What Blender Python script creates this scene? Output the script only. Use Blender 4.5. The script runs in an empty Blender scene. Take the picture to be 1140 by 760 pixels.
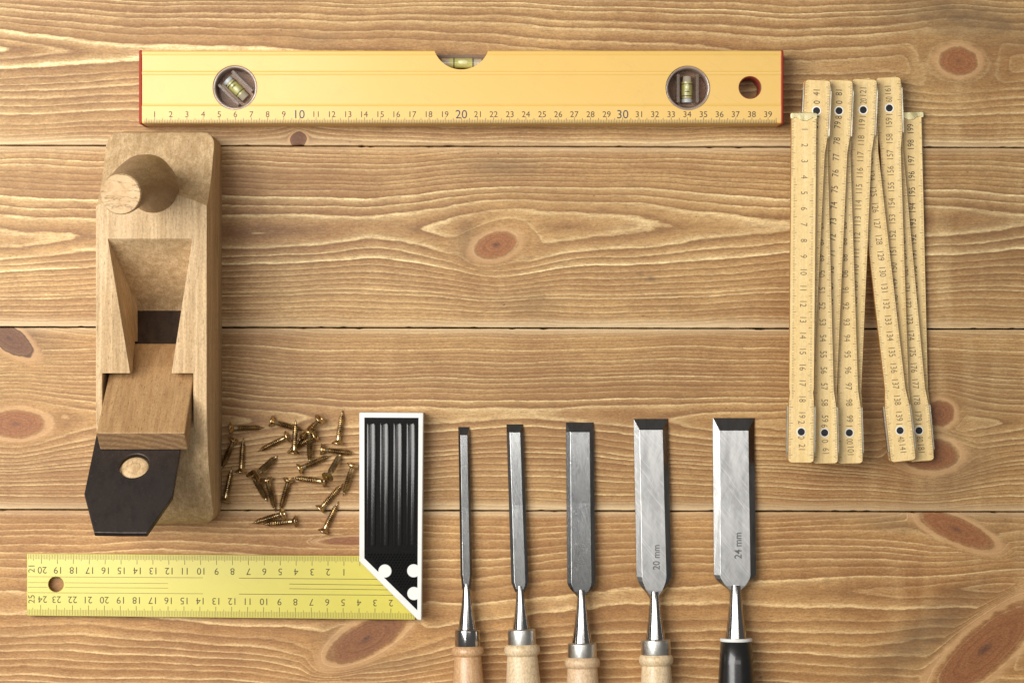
import bpy, bmesh, math, random
import numpy as np
from mathutils import Vector, Matrix

random.seed(4)
sc = bpy.context.scene
COL = sc.collection
# All lengths below are written in "units" of 0.556 mm (the table shows 1140 units across); K turns them into metres.
K = 0.634 / 1140.0
DP = 2340.0                         # camera height above the table, in units

def T(px, py, z=0.0):
    """table coordinates (units) of something seen at px,py when it stands z units above the table"""
    s = 1.0 - z / DP
    return ((px - 570.0) * s, (380.0 - py) * s, z)

# ------------------------------------------------------------------ node helpers
class NT:
    def __init__(self, name):
        self.m = bpy.data.materials.new(name)
        self.m.use_nodes = True
        self.t = self.m.node_tree
        self.t.nodes.clear()
        self.out = self.t.nodes.new('ShaderNodeOutputMaterial')
    def n(self, typ, **kw):
        nd = self.t.nodes.new(typ)
        for k, v in kw.items():
            if k.startswith('i_'):
                nd.inputs[k[2:].replace('_', ' ')].default_value = v
            else:
                setattr(nd, k, v)
        return nd
    def l(self, a, b): self.t.links.new(a, b)
    def val(self, sock, v):
        if isinstance(v, bpy.types.NodeSocket): self.l(v, sock)
        else: sock.default_value = v
    def math(self, op, a, b=0.0, c=0.0, clamp=False):
        nd = self.n('ShaderNodeMath', operation=op, use_clamp=clamp)
        self.val(nd.inputs[0], a); self.val(nd.inputs[1], b); self.val(nd.inputs[2], c)
        return nd.outputs[0]
    def mix(self, f, a, b, mode='MIX'):
        nd = self.n('ShaderNodeMix', data_type='RGBA', blend_type=mode)
        self.val(nd.inputs[0], f)
        for s, v in ((nd.inputs[6], a), (nd.inputs[7], b)):
            if isinstance(v, bpy.types.NodeSocket): self.l(v, s)
            else: s.default_value = (*v, 1)
        return nd.outputs[2]
    def ramp(self, f, stops, interp='LINEAR'):
        nd = self.n('ShaderNodeValToRGB')
        cr = nd.color_ramp; cr.interpolation = interp
        while len(cr.elements) < len(stops): cr.elements.new(0.5)
        for e, (p, c) in zip(cr.elements, stops):
            e.position = p
            e.color = (c, c, c, 1) if not isinstance(c, tuple) else (*c, 1)
        self.val(nd.inputs[0], f)
        return nd.outputs[0]
    def sstep(self, v, lo, hi):
        nd = self.n('ShaderNodeMapRange', interpolation_type='SMOOTHSTEP')
        self.val(nd.inputs[0], v); nd.inputs[1].default_value = lo; nd.inputs[2].default_value = hi
        return nd.outputs[0]
    def noise(self, vec, scale, detail=2.0, rough=0.5, dist=0.0, dim='3D'):
        nd = self.n('ShaderNodeTexNoise', noise_dimensions=dim)
        if dim == '1D': self.val(nd.inputs['W'], vec)
        else: self.val(nd.inputs['Vector'], vec)
        nd.inputs['Scale'].default_value = scale; nd.inputs['Detail'].default_value = detail
        nd.inputs['Roughness'].default_value = rough; nd.inputs['Distortion'].default_value = dist
        return nd.outputs[0]
    def mapv(self, vec, scale=(1, 1, 1), rot=(0, 0, 0), loc=(0, 0, 0)):
        nd = self.n('ShaderNodeMapping')
        self.l(vec, nd.inputs[0])
        nd.inputs['Scale'].default_value = scale; nd.inputs['Rotation'].default_value = rot; nd.inputs['Location'].default_value = loc
        return nd.outputs[0]
    def obj(self): return self.n('ShaderNodeTexCoord').outputs['Object']
    def attr(self, name): return self.n('ShaderNodeAttribute', attribute_name=name).outputs['Fac']
    def bump(self, h, strength, dist=0.0002, normal=None):
        nd = self.n('ShaderNodeBump'); nd.inputs['Strength'].default_value = strength; nd.inputs['Distance'].default_value = dist
        self.l(h, nd.inputs['Height'])
        if normal: self.l(normal, nd.inputs['Normal'])
        return nd.outputs[0]
    def bsdf(self, color=(.5, .5, .5), rough=0.5, metal=0.0, spec=0.5, normal=None, coat=0.0, coat_rough=0.1, **kw):
        b = self.n('ShaderNodeBsdfPrincipled')
        if isinstance(color, bpy.types.NodeSocket): self.l(color, b.inputs['Base Color'])
        else: b.inputs['Base Color'].default_value = (*color, 1)
        self.val(b.inputs['Roughness'], rough); self.val(b.inputs['Metallic'], metal)
        b.inputs['Specular IOR Level'].default_value = spec
        b.inputs['Coat Weight'].default_value = coat; b.inputs['Coat Roughness'].default_value = coat_rough
        if normal: self.l(normal, b.inputs['Normal'])
        for k, v in kw.items(): b.inputs[k.replace('_', ' ')].default_value = v
        self.l(b.outputs[0], self.out.inputs[0])
        return self.m

# ------------------------------------------------------------------ materials
def mat_table():
    t = NT('brushed_pine')
    v = t.attr('ring'); kd = t.attr('knot'); dark = t.attr('knot_dark'); stain = t.attr('stain'); edge = t.attr('edge'); pl = t.attr('plank'); faint = t.attr('faint')
    o = t.obj()
    geo = t.n('ShaderNodeCombineXYZ'); sep = t.n('ShaderNodeSeparateXYZ'); t.l(o, sep.inputs[0])
    t.l(sep.outputs[0], geo.inputs[0]); t.l(sep.outputs[1], geo.inputs[1]); t.l(t.math('MULTIPLY', pl, 3.7), geo.inputs[2])
    p = geo.outputs[0]
    wob = t.noise(t.mapv(p, (14, 60, 1)), 1.0, 3, .55)
    wob2 = t.noise(t.mapv(p, (90, 260, 1)), 1.0, 3, .6)
    v1 = t.math('ADD', v, t.math('MULTIPLY', t.math('SUBTRACT', wob, .5), .55))
    v1 = t.math('ADD', v1, t.math('MULTIPLY', t.math('SUBTRACT', wob2, .5), .34))
    n1 = t.noise(t.math('ADD', v1, t.math('MULTIPLY', pl, 31.7)), .8, 1, .5, dim='1D')
    v2 = t.math('ADD', v1, t.math('MULTIPLY', t.math('SUBTRACT', n1, .5), .5))
    fr = t.math('FRACT', v2); fl = t.math('FLOOR', v2)
    wn = t.n('ShaderNodeTexWhiteNoise', noise_dimensions='1D'); t.l(t.math('ADD', fl, t.math('MULTIPLY', pl, 17.0)), wn.inputs['W'])
    rnd = wn.outputs['Value']
    # early wood darkens slowly, then the pale raised latewood line, then a sharp dark start
    body = t.ramp(fr, [(0, .10), (.08, .0), (.45, .07), (.68, .22), (.78, .55), (.86, 1.0), (.94, .9), (1.0, .10)])
    linek = t.math('MULTIPLY_ADD', t.math('POWER', rnd, 1.5), 1.0, .26)
    along = t.noise(t.mapv(p, (18, 110, 1)), 1.0, 3, .6)
    linek = t.math('MULTIPLY', linek, t.math('MULTIPLY_ADD', along, 1.9, -.02, clamp=True))
    g = t.math('MULTIPLY', t.math('MULTIPLY', body, linek), t.math('SUBTRACT', 1.0, t.math('MULTIPLY', faint, .8)), clamp=True)
    fib = t.noise(t.mapv(p, (110, 750, 1)), 1.0, 4, .75)
    fib2 = t.noise(t.mapv(p, (230, 1250, 1)), 1.0, 3, .8)
    grain = t.noise(t.mapv(p, (620, 1150, 1)), 1.0, 2, .7)
    blotch = t.noise(t.mapv(p, (9, 17, 1)), 1.0, 4, .6)
    band = t.noise(t.mapv(p, (75, 9, 1)), 1.0, 2, .5)
    mid = t.mix(t.sstep(blotch, .34, .68), (.335, .166, .054), (.51, .298, .110))
    mid = t.mix(t.math('MULTIPLY', t.sstep(band, .42, .72), t.math('MULTIPLY_ADD', t.sstep(sep.outputs[0], .20, .27), .55, .25)), mid, (.56, .355, .152))
    dk = t.mix(.68, mid, (.18, .080, .030))
    c = t.mix(t.math('MULTIPLY', t.sstep(fr, 0, .5), .9), dk, mid)
    c = t.mix(faint, c, mid)
    c = t.mix(g, c, (.96, .755, .40))
    c = t.mix(t.math('MULTIPLY', t.sstep(fib, .45, .68), .46), c, (.22, .11, .042))
    c = t.mix(t.math('MULTIPLY', t.sstep(fib2, .50, .74), .26), c, (.72, .50, .25))
    gr = t.ramp(grain, [(.3, .78), (.5, 1.0), (.7, 1.20)])
    c = t.mix(1.0, c, gr, 'MULTIPLY')
    tone = t.ramp(t.math('MULTIPLY', pl, .2), [(.0, (1, 1, 1)), (.2, (.98, .98, .98)), (.4, (1.0, 1.0, 1.0)), (.6, (.95, .925, .90)), (.8, (.98, .895, .83)), (1.0, (1, .95, .9))])
    c = t.mix(1.0, c, tone, 'MULTIPLY')
    streak = t.noise(t.mapv(p, (5, 75, 1)), 1.0, 3, .6)
    c = t.mix(t.math('MULTIPLY', t.sstep(streak, .48, .68), .34), c, (.27, .13, .042))
    # worn edges along the seams
    c = t.mix(t.math('MULTIPLY', edge, t.math('MULTIPLY_ADD', fib, .9, .2), clamp=True), c, (.80, .63, .39))
    # grey-brown stain round the knots
    sn = t.math('MULTIPLY', stain, t.math('MULTIPLY_ADD', t.noise(t.mapv(p, (60, 170, 1)), 1.0, 4, .7), 1.5, .1), clamp=True)
    c = t.mix(t.math('MULTIPLY', sn, .85), c, (.135, .082, .042))
    # dark flecks
    fle = t.noise(t.mapv(p, (160, 330, 1)), 1.0, 2, .5)
    c = t.mix(t.math('MULTIPLY', t.sstep(fle, .755, .80), .75), c, (.12, .06, .03))
    # knots
    kw = t.math('ADD', kd, t.math('MULTIPLY', t.math('SUBTRACT', t.noise(t.mapv(p, (170, 170, 1)), 1.0, 3, .6), .5), .34))
    kr = t.noise(t.math('ADD', kw, t.math('MULTIPLY', fib, .25)), 8.0, 3, .7, dim='1D')
    kc = t.mix(t.math('MULTIPLY', t.sstep(kr, .35, .65), .6), (.27, .10, .036), (.38, .165, .06))
    kc = t.mix(t.sstep(kw, .25, .02), kc, (.13, .055, .03))
    kc = t.mix(t.math('MULTIPLY', dark, .75), kc, (.08, .04, .024))
    kc = t.mix(1.0, kc, gr, 'MULTIPLY')
    halo = t.math('MULTIPLY', t.sstep(kw, 1.0, 1.12), t.sstep(kw, 1.55, 1.2))
    c = t.mix(t.math('MULTIPLY', halo, .5), c, (.62, .37, .18))
    rim = t.math('MULTIPLY', t.sstep(kw, .88, .98), t.sstep(kw, 1.1, 1.0))
    c = t.mix(t.sstep(kw, 1.07, .82), c, kc)
    c = t.mix(t.math('MULTIPLY', rim, t.math('MULTIPLY_ADD', t.sstep(dark, .3, .9), .8, .10)), c, (.09, .04, .02))
    h = t.math('ADD', t.math('MULTIPLY', g, 1.0), t.math('MULTIPLY', t.math('ADD', fib, fib2), .35))
    nb = t.bump(h, .6, .0004)
    return t.bsdf(c, t.math('MULTIPLY_ADD', fib, .2, .42), spec=.35, normal=nb)

def mat_wood(name, c1, c2, axis='Y', scale=1.0, rough=.5, stain=(.2, .12, .06), stain_amt=.4, gloss=.3, grain_amt=.5, seed=0, bump=.3, tilt=0.0, fin=1.0):
    t = NT(name); o = t.obj()
    s = {'Y': (900, 45, 300), 'X': (45, 900, 900), 'Z': (900, 900, 45)}[axis]
    s2 = {'Y': (260, 9, 260), 'X': (9, 260, 260), 'Z': (260, 260, 9)}[axis]
    p = t.mapv(o, (1, 1, 1), rot=(tilt, 0, 0), loc=(seed * .37, seed * .21, seed * .11))
    f1 = t.noise(t.mapv(p, tuple(q * scale for q in s)), 1, 4, .75); pore = t.noise(t.mapv(p, {'Y': (1500, 190, 1500), 'X': (190, 1500, 1500), 'Z': (1500, 1500, 190)}[axis]), 1, 2, .5)
    f2 = t.noise(t.mapv(p, tuple(q * scale for q in s2)), 1, 3, .55, .6)
    bl = t.noise(t.mapv(p, {'Y': (40, 14, 30), 'X': (14, 40, 30), 'Z': (30, 30, 16)}[axis]), 1, 4, .62); sp = t.noise(t.mapv(p, {'Y': (220, 60, 220), 'X': (60, 220, 220), 'Z': (220, 220, 80)}[axis]), 1, 5, .75)
    fine = t.noise(t.mapv(p, {'Y': (1000, 600, 1000), 'X': (600, 1000, 1000), 'Z': (1000, 1000, 600)}[axis]), 1, 2, .7)
    c = t.mix(t.sstep(f2, .32, .68), c1, c2)
    c = t.mix(t.math('MULTIPLY', t.sstep(f1, .42, .8), grain_amt), c, tuple(q * .5 for q in c1))
    c = t.mix(t.math('MULTIPLY', t.sstep(bl, .42, .75), stain_amt), c, stain)
    c = t.mix(t.math('MULTIPLY', t.sstep(sp, .60, .74), stain_amt * .8), c, tuple(q * .6 for q in stain))
    c = t.mix(t.math('MULTIPLY', t.sstep(pore, .60, .72), grain_amt), c, tuple(q * .38 for q in c1))
    c = t.mix(1.0, c, t.ramp(fine, [(.25, 1 - .32 * fin), (.5, 1.0), (.75, 1 + .25 * fin)]), 'MULTIPLY')
    nb = t.bump(t.math('ADD', f1, t.math('MULTIPLY', fine, .6)), bump, .0002)
    return t.bsdf(c, t.math('MULTIPLY_ADD', sp, .25, rough - .1), spec=gloss, normal=nb)

def mat_endgrain():
    t = NT('end_grain'); o = t.obj()
    w = t.n('ShaderNodeTexWave', wave_type='RINGS', rings_direction='Y'); t.l(t.mapv(o, (1, 1, 1), loc=(.03, 0, .05)), w.inputs[0])
    w.inputs['Scale'].default_value = 90; w.inputs['Distortion'].default_value = 3; w.inputs['Detail'].default_value = 3; w.inputs['Detail Scale'].default_value = 2
    c = t.mix(w.outputs[1], (.27, .155, .075), (.40, .25, .125))
    c = t.mix(t.math('MULTIPLY', t.sstep(t.noise(o, 700, 3, .7), .4, .7), .5), c, (.17, .09, .04))
    return t.bsdf(c, .6, spec=.3)

def mat_knobtop():
    t = NT('worn_pale_end_grain'); o = t.obj()
    n1 = t.noise(o, 120, 5, .7, .8); n2 = t.noise(o, 800, 3, .7)
    c = t.mix(t.sstep(n1, .35, .7), (.60, .43, .24), (.46, .29, .14))
    c = t.mix(t.math('MULTIPLY', t.sstep(n2, .5, .75), .4), c, (.3, .17, .08))
    cr = t.noise(t.mapv(o, (60, 260, 60), rot=(0, 0, .6)), 1, 3, .6)
    c = t.mix(t.math('MULTIPLY', t.math('MULTIPLY', t.sstep(cr, .47, .50), t.sstep(cr, .53, .50)), .6), c, (.14, .08, .04))
    return t.bsdf(c, .6, spec=.3, normal=t.bump(n1, .3, .0003))

def mat_steel(name, base=(.55, .55, .54), dark=(.30, .30, .30), rough=.3, scratch=.5, ang=.8, pits=.3, seed=0):
    t = NT(name); o = t.obj()
    p = t.mapv(o, loc=(seed * .13, seed * .07, 0))
    s1 = t.noise(t.mapv(t.mapv(p, rot=(0, 0, ang)), (45, 1500, 400)), 1, 3, .7)
    s2 = t.noise(t.mapv(t.mapv(p, rot=(0, 0, -ang * 1.25)), (30, 2300, 400)), 1, 2, .7)
    bl = t.noise(t.mapv(p, (160, 55, 100)), 1, 4, .65)
    pt = t.noise(p, 700, 3, .7)
    c = t.mix(t.sstep(bl, .35, .7), base, dark)
    c = t.mix(t.math('MULTIPLY', t.sstep(s1, .5, .72), scratch), c, tuple(min(1, q * 1.5) for q in base))
    c = t.mix(t.math('MULTIPLY', t.sstep(s2, .58, .74), scratch * .7), c, tuple(q * .6 for q in dark))
    c = t.mix(t.math('MULTIPLY', t.sstep(pt, .60, .72), pits), c, (.75, .74, .7))
    nb = t.bump(t.math('ADD', s1, t.math('MULTIPLY', bl, .8)), .2, .00012)
    return t.bsdf(c, t.math('MULTIPLY_ADD', bl, .25, rough - .1), metal=1.0, normal=nb)

def mat_plain(name, color, rough=.4, metal=0, spec=.5, coat=0, var=.12, nscale=300, bump=0.0, coat_rough=.1, scuff=0.0, grime=(.2, .15, .09)):
    t = NT(name); o = t.obj()
    n = t.noise(o, nscale, 4, .65)
    c = t.mix(n, tuple(max(0, q * (1 - var)) for q in color), tuple(min(1, q * (1 + var)) for q in color))
    nb = t.bump(n, bump, .0002) if bump else None
    if scuff:
        sc1 = t.noise(t.mapv(t.mapv(o, rot=(0, 0, .5)), (40, 1300, 40)), 1, 2, .6); sc2 = t.noise(o, 75, 5, .7)
        sc3 = t.noise(o, 420, 3, .7)
        c = t.mix(t.math('MULTIPLY', t.sstep(sc1, .66, .72), scuff * .7), c, grime)
        c = t.mix(t.math('MULTIPLY', t.sstep(sc2, .52, .75), scuff * .45), c, grime)
        c = t.mix(t.math('MULTIPLY', t.sstep(sc3, .70, .76), scuff * 1.3), c, grime)
    return t.bsdf(c, t.math('MULTIPLY_ADD', n, .16, rough - .08), metal=metal, spec=spec, normal=nb, coat=coat, coat_rough=coat_rough)

def mat_clear(name, tint, gloss=.08, body=.25, bodycol=(.4, .3, .22)):
    t = NT(name)
    tr = t.n('ShaderNodeBsdfTransparent'); tr.inputs[0].default_value = (*tint, 1)
    df = t.n('ShaderNodeBsdfDiffuse'); df.inputs[0].default_value = (*bodycol, 1)
    gl = t.n('ShaderNodeBsdfGlossy'); gl.inputs['Roughness'].default_value = .12
    a = t.n('ShaderNodeMixShader'); a.inputs[0].default_value = body; t.l(tr.outputs[0], a.inputs[1]); t.l(df.outputs[0], a.inputs[2])
    fz = t.n('ShaderNodeFresnel'); fz.inputs[0].default_value = 1.18
    b = t.n('ShaderNodeMixShader'); t.l(t.math('ADD', fz.outputs[0], gloss), b.inputs[0]); t.l(a.outputs[0], b.inputs[1]); t.l(gl.outputs[0], b.inputs[2])
    t.l(b.outputs[0], t.out.inputs[0])
    return t.m

M = {}
M['table'] = mat_table()
M['gap'] = mat_plain('dark_gap', (.012, .008, .005), .9)
M['beech'] = mat_wood('old_beech', (.50, .335, .17), (.68, .485, .275), 'Y', 1, .55, (.29, .175, .08), .36, .3, .6, fin=.7)
M['wedge'] = mat_wood('wedge_wood', (.36, .205, .09), (.44, .27, .125), 'Y', 1, .5, (.28, .155, .065), .30, .35, .6, seed=2, tilt=math.atan(.9), fin=.6)
M['knob'] = mat_wood('handled_beech', (.30, .185, .095), (.40, .265, .145), 'Z', .8, .45, (.17, .095, .048), .6, .35, .4, seed=5)
M['endgrain'] = mat_endgrain(); M['knobtop'] = mat_knobtop()
M['iron'] = mat_steel('blackened_iron', (.115, .097, .09), (.07, .06, .056), .48, .12, .7, .08)
M['yellow'] = mat_plain('yellow_enamel', (.74, .475, .125), .32, coat=.14, scuff=.16, var=.02, nscale=60, spec=.4, coat_rough=.12)
M['red'] = mat_plain('red_plastic', (.33, .032, .012), .45, var=.1, spec=.2)
M['darkred'] = mat_plain('dark_red_lining', (.20, .03, .015), .4, var=.1)
M['ink'] = mat_plain('black_ink', (.05, .045, .04), .6, var=.1)
M['ink_blue'] = mat_plain('blue_black_ink', (.03, .05, .09), .6, var=.1)
M['tick'] = mat_plain('grey_brown_ink', (.20, .165, .11), .6, var=.1)
M['rule_ink'] = mat_plain('faded_rule_ink', (.19, .13, .065), .6, var=.45, nscale=500)
M['rule_ink_dark'] = mat_plain('dark_rule_ink', (.07, .045, .03), .6, var=.3, nscale=500)
M['acrylic'] = mat_clear('clear_acrylic', (.80, .70, .62), .01, .30, (.45, .35, .28))
M['acrylic_rim'] = mat_clear('acrylic_rim', (.75, .65, .58), .10, .55, (.50, .38, .31))
M['haze_disc'] = mat_clear('smoky_acrylic', (.85, .7, .6), .0, .40, (.42, .28, .20))
M['vial_fluid'] = mat_plain('yellow_green_fluid', (.40, .38, .13), .2, coat=.3, var=.15, nscale=400)
M['vial_cloud'] = mat_clear('cloudy_vial_plastic', (.85, .8, .65), .08, .6, (.62, .55, .42))
M['bubble'] = mat_plain('air_bubble', (.60, .58, .30), .15, coat=.4, var=.08)
M['plug'] = mat_plain('grey_plug', (.42, .45, .45), .4, var=.15)
M['white'] = mat_plain('white_paint', (.76, .76, .73), .45, scuff=.25, var=.04, nscale=500, bump=.1)
M['black'] = mat_plain('black_paint', (.007, .007, .007), .30, spec=.07, var=.3, nscale=900, bump=.25)
M['black_gloss'] = mat_plain('glossy_black_paint', (.006, .006, .006), .24, spec=.6, var=.3, nscale=900, bump=.2)
M['rule_yellow'] = mat_plain('yellow_scale_paint', (.60, .52, .055), .36, coat=1.0, var=.04, nscale=120, coat_rough=.30, scuff=.16, grime=(.25, .2, .06))
M['rule_line'] = mat_plain('olive_scale_ink', (.09, .075, .02), .6, var=.15)
M['rule_tick'] = mat_plain('olive_tick_ink', (.22, .18, .04), .6, var=.15)
M['rulewood'] = mat_wood('lacquered_rule_wood', (.82, .585, .25), (.89, .675, .33), 'Y', 1.2, .42, (.60, .40, .17), .22, .4, .14, seed=3, bump=.1, fin=.4)
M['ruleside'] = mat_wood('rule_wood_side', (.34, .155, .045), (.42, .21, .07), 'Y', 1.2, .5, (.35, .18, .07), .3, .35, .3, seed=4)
M['rivet_ring'] = mat_plain('pale_rivet_ring', (.86, .84, .78), .3, metal=.2, var=.05)
M['hole'] = mat_plain('black_hole', (.006, .006, .006), .6)
M['spring'] = mat_steel('spring_steel', (.55, .50, .38), (.36, .31, .22), .3, .3, .1, .1)
M['brass'] = mat_steel('dull_brass', (.78, .68, .40), (.42, .36, .18), .42, .4, .8, .4)
M['screw'] = mat_steel('yellow_zinc', (.62, .49, .28), (.28, .19, .10), .22, .2, .8, .2)
M['steel_bright'] = mat_steel('ground_steel', (.47, .47, .465), (.33, .33, .33), .30, .55, .9, .1)
M['steel_mid'] = mat_steel('worn_steel', (.40, .405, .40), (.24, .245, .25), .20, .3, 1.2, .1, seed=3)
M['steel_dark'] = mat_steel('dark_worn_steel', (.33, .335, .335), (.16, .165, .17), .20, .25, 1.3, .5, seed=5)
M['steel_shaded_bevel'] = mat_steel('shaded_polished_bevel', (.34, .33, .32), (.22, .21, .20), .14, .2, 1.5, .05)  # polished steel with the dark reflection of shaded bevels put into its colour
M['chrome'] = mat_plain('polished_steel', (.38, .37, .36), .14, metal=1, var=.1, nscale=200)
M['ferrule'] = mat_plain('brushed_ferrule', (.62, .61, .57), .38, metal=1, var=.2, nscale=600, bump=.3)
M['etch'] = mat_plain('etched_mark', (.13, .13, .13), .5, metal=.6)
M['etch_soft'] = mat_plain('worn_etched_mark', (.15, .15, .15), .5, metal=.7)
M['maple'] = mat_wood('pale_handle_wood', (.70, .52, .31), (.76, .60, .39), 'Y', .8, .38, (.6, .42, .24), .25, .5, .25, seed=7)
M['maple_tan'] = mat_wood('tan_handle_wood', (.56, .33, .165), (.64, .40, .21), 'Y', .8, .28, (.5, .28, .13), .25, .6, .25, seed=8)
M['maple_pink'] = mat_wood('warm_handle_wood', (.62, .43, .25), (.70, .50, .31), 'Y', .8, .38, (.5, .33, .18), .25, .5, .3, seed=9)
M['ebonite'] = mat_plain('black_lacquer', (.010, .010, .010), .3, coat=.35, var=.2)

# ------------------------------------------------------------------ mesh builder (units, table coordinates)
class MB:
    def __init__(self): self.v = []; self.f = []; self.mi = []; self.mats = []; self.smooth = []
    def mid(self, m):
        if m not in self.mats: self.mats.append(m)
        return self.mats.index(m)
    def add(self, verts, faces, m, smooth=False):
        o = len(self.v); k = self.mid(m)
        self.v += [tuple(p) for p in verts]
        for f in faces:
            self.f.append([i + o for i in f]); self.mi.append(k); self.smooth.append(smooth)
    def box(self, x0, x1, y0, y1, z0, z1, m):
        self.prism([(x0, y0), (x1, y0), (x1, y1), (x0, y1)], z0, z1, m)
    def prism(self, pts, z0, z1, m, smooth=False, side=None):
        n = len(pts)
        a = sum(pts[i][0] * pts[(i + 1) % n][1] - pts[(i + 1) % n][0] * pts[i][1] for i in range(n))
        if a < 0: pts = pts[::-1]
        vs = [(x, y, z0) for x, y in pts] + [(x, y, z1) for x, y in pts]
        self.add(vs, [list(range(n))[::-1], list(range(n, 2 * n))], m)
        self.add(vs, [[i, (i + 1) % n, n + (i + 1) % n, n + i] for i in range(n)], side or m, smooth)
    def quad(self, pts, m): self.add(pts, [list(range(len(pts)))], m)
    def loft(self, rings, m, smooth=True, cap0=True, cap1=True, capm=None):
        n = len(rings[0]); vs = [p for r in rings for p in r]; fs = []
        for j in range(len(rings) - 1):
            for i in range(n):
                fs.append([j * n + i, j * n + (i + 1) % n, (j + 1) * n + (i + 1) % n, (j + 1) * n + i])
        self.add(vs, fs, m, smooth)
        if cap0: self.add(rings[0], [list(range(n))[::-1]], m)
        if cap1: self.add(rings[-1], [list(range(n))], capm or m)
    def tube(self, path, m, n=24, smooth=True, cap0=True, cap1=True, capm=None, up=None):
        """path: list of (centre, radius); rings stand across the path"""
        rings = []
        cs = [Vector(c) for c, r in path]
        for i, (c, r) in enumerate(path):
            a = cs[max(0, i - 1)]; b = cs[min(len(cs) - 1, i + 1)]
            d = (b - a)
            if d.length < 1e-6: d = cs[-1] - cs[0]
            d.normalize()
            u = Vector((0, 0, 1)) if abs(d.z) < .9 else Vector((1, 0, 0))
            s = d.cross(u).normalized(); w = s.cross(d).normalized()
            rings.append([tuple(Vector(c) + (s * math.cos(2 * math.pi * k / n) + w * math.sin(2 * math.pi * k / n)) * r) for k in range(n)])
        self.loft(rings, m, smooth, cap0, cap1, capm)
    def disc(self, cx, cy, z, r, m, n=32, r0=0):
        if r0 == 0:
            self.add([(cx + r * math.cos(2 * math.pi * k / n), cy + r * math.sin(2 * math.pi * k / n), z) for k in range(n)], [list(range(n))], m)
        else:
            vs = [(cx + q * math.cos(2 * math.pi * k / n), cy + q * math.sin(2 * math.pi * k / n), z) for q in (r0, r) for k in range(n)]
            self.add(vs, [[k, n + k, n + (k + 1) % n, (k + 1) % n] for k in range(n)], m)
    def mesh(self, name, loc):
        me = bpy.data.meshes.new(name)
        lx, ly, lz = loc
        me.from_pydata([((x - lx) * K, (y - ly) * K, (z - lz) * K) for x, y, z in self.v], [], self.f)
        for m in self.mats: me.materials.append(M[m])
        me.polygons.foreach_set('material_index', self.mi)
        me.polygons.foreach_set('use_smooth', self.smooth)
        me.update()
        bm = bmesh.new(); bm.from_mesh(me); bmesh.ops.remove_doubles(bm, verts=bm.verts, dist=1e-7) if False else None
        bm.free()
        return me

def evaluated(me, mods):
    """bake a bevel or a cut into a mesh"""
    bm = bmesh.new(); bm.from_mesh(me); bmesh.ops.remove_doubles(bm, verts=bm.verts, dist=1e-6)
    bmesh.ops.recalc_face_normals(bm, faces=bm.faces); bm.to_mesh(me); bm.free()
    o = bpy.data.objects.new('work', me); COL.objects.link(o); tmp = [o]
    for md in mods:
        if md[0] == 'cut' or md[0] == 'common':
            cm = md[1]
            bm = bmesh.new(); bm.from_mesh(cm); bmesh.ops.remove_doubles(bm, verts=bm.verts, dist=1e-6)
            bmesh.ops.recalc_face_normals(bm, faces=bm.faces); bm.to_mesh(cm); bm.free()
            c = bpy.data.objects.new('cutter', cm); COL.objects.link(c); tmp.append(c)
            q = o.modifiers.new('b', 'BOOLEAN'); q.operation = 'DIFFERENCE' if md[0] == 'cut' else 'INTERSECT'
            q.object = c; q.solver = 'EXACT'
            try: q.material_mode = 'TRANSFER'
            except Exception: pass
        else:
            q = o.modifiers.new('v', 'BEVEL'); q.width = md[1] * K; q.segments = md[2]; q.limit_method = 'ANGLE'; q.angle_limit = math.radians(md[3] if len(md) > 3 else 35)
            q.harden_normals = False
    dg = bpy.context.evaluated_depsgraph_get(); dg.update()
    r = bpy.data.meshes.new_from_object(o.evaluated_get(dg), depsgraph=dg)
    for t_ in tmp: bpy.data.objects.remove(t_)
    return r

def join_marks(me, mb, loc):
    """put printed marks into the mesh of the part they are printed on"""
    n0 = len(me.materials)
    names = [m.name for m in me.materials if m]
    mk = mb.mesh('marks', loc)
    idx = []
    for m in mk.materials:
        if m.name in names: idx.append(names.index(m.name))
        else: me.materials.append(m); names.append(m.name); idx.append(len(me.materials) - 1)
    for p in mk.polygons: p.material_index = idx[p.material_index]
    bm = bmesh.new(); bm.from_mesh(me); bm.from_mesh(mk); bm.to_mesh(me); bm.free()
    bpy.data.meshes.remove(mk)
    return me

def thing(name, label, cat, loc, group=None):
    o = bpy.data.objects.new(name, None); COL.objects.link(o)
    o.empty_display_size = .01
    o.location = (loc[0] * K, loc[1] * K, loc[2] * K)
    o['label'] = label; o['category'] = cat
    if group: o['group'] = group
    return o
def part(name, me, parent, label=None, at=None):
    o = bpy.data.objects.new(name, me); COL.objects.link(o); o.parent = parent; me.name = name
    if label: o['label'] = label
    return o

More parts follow.
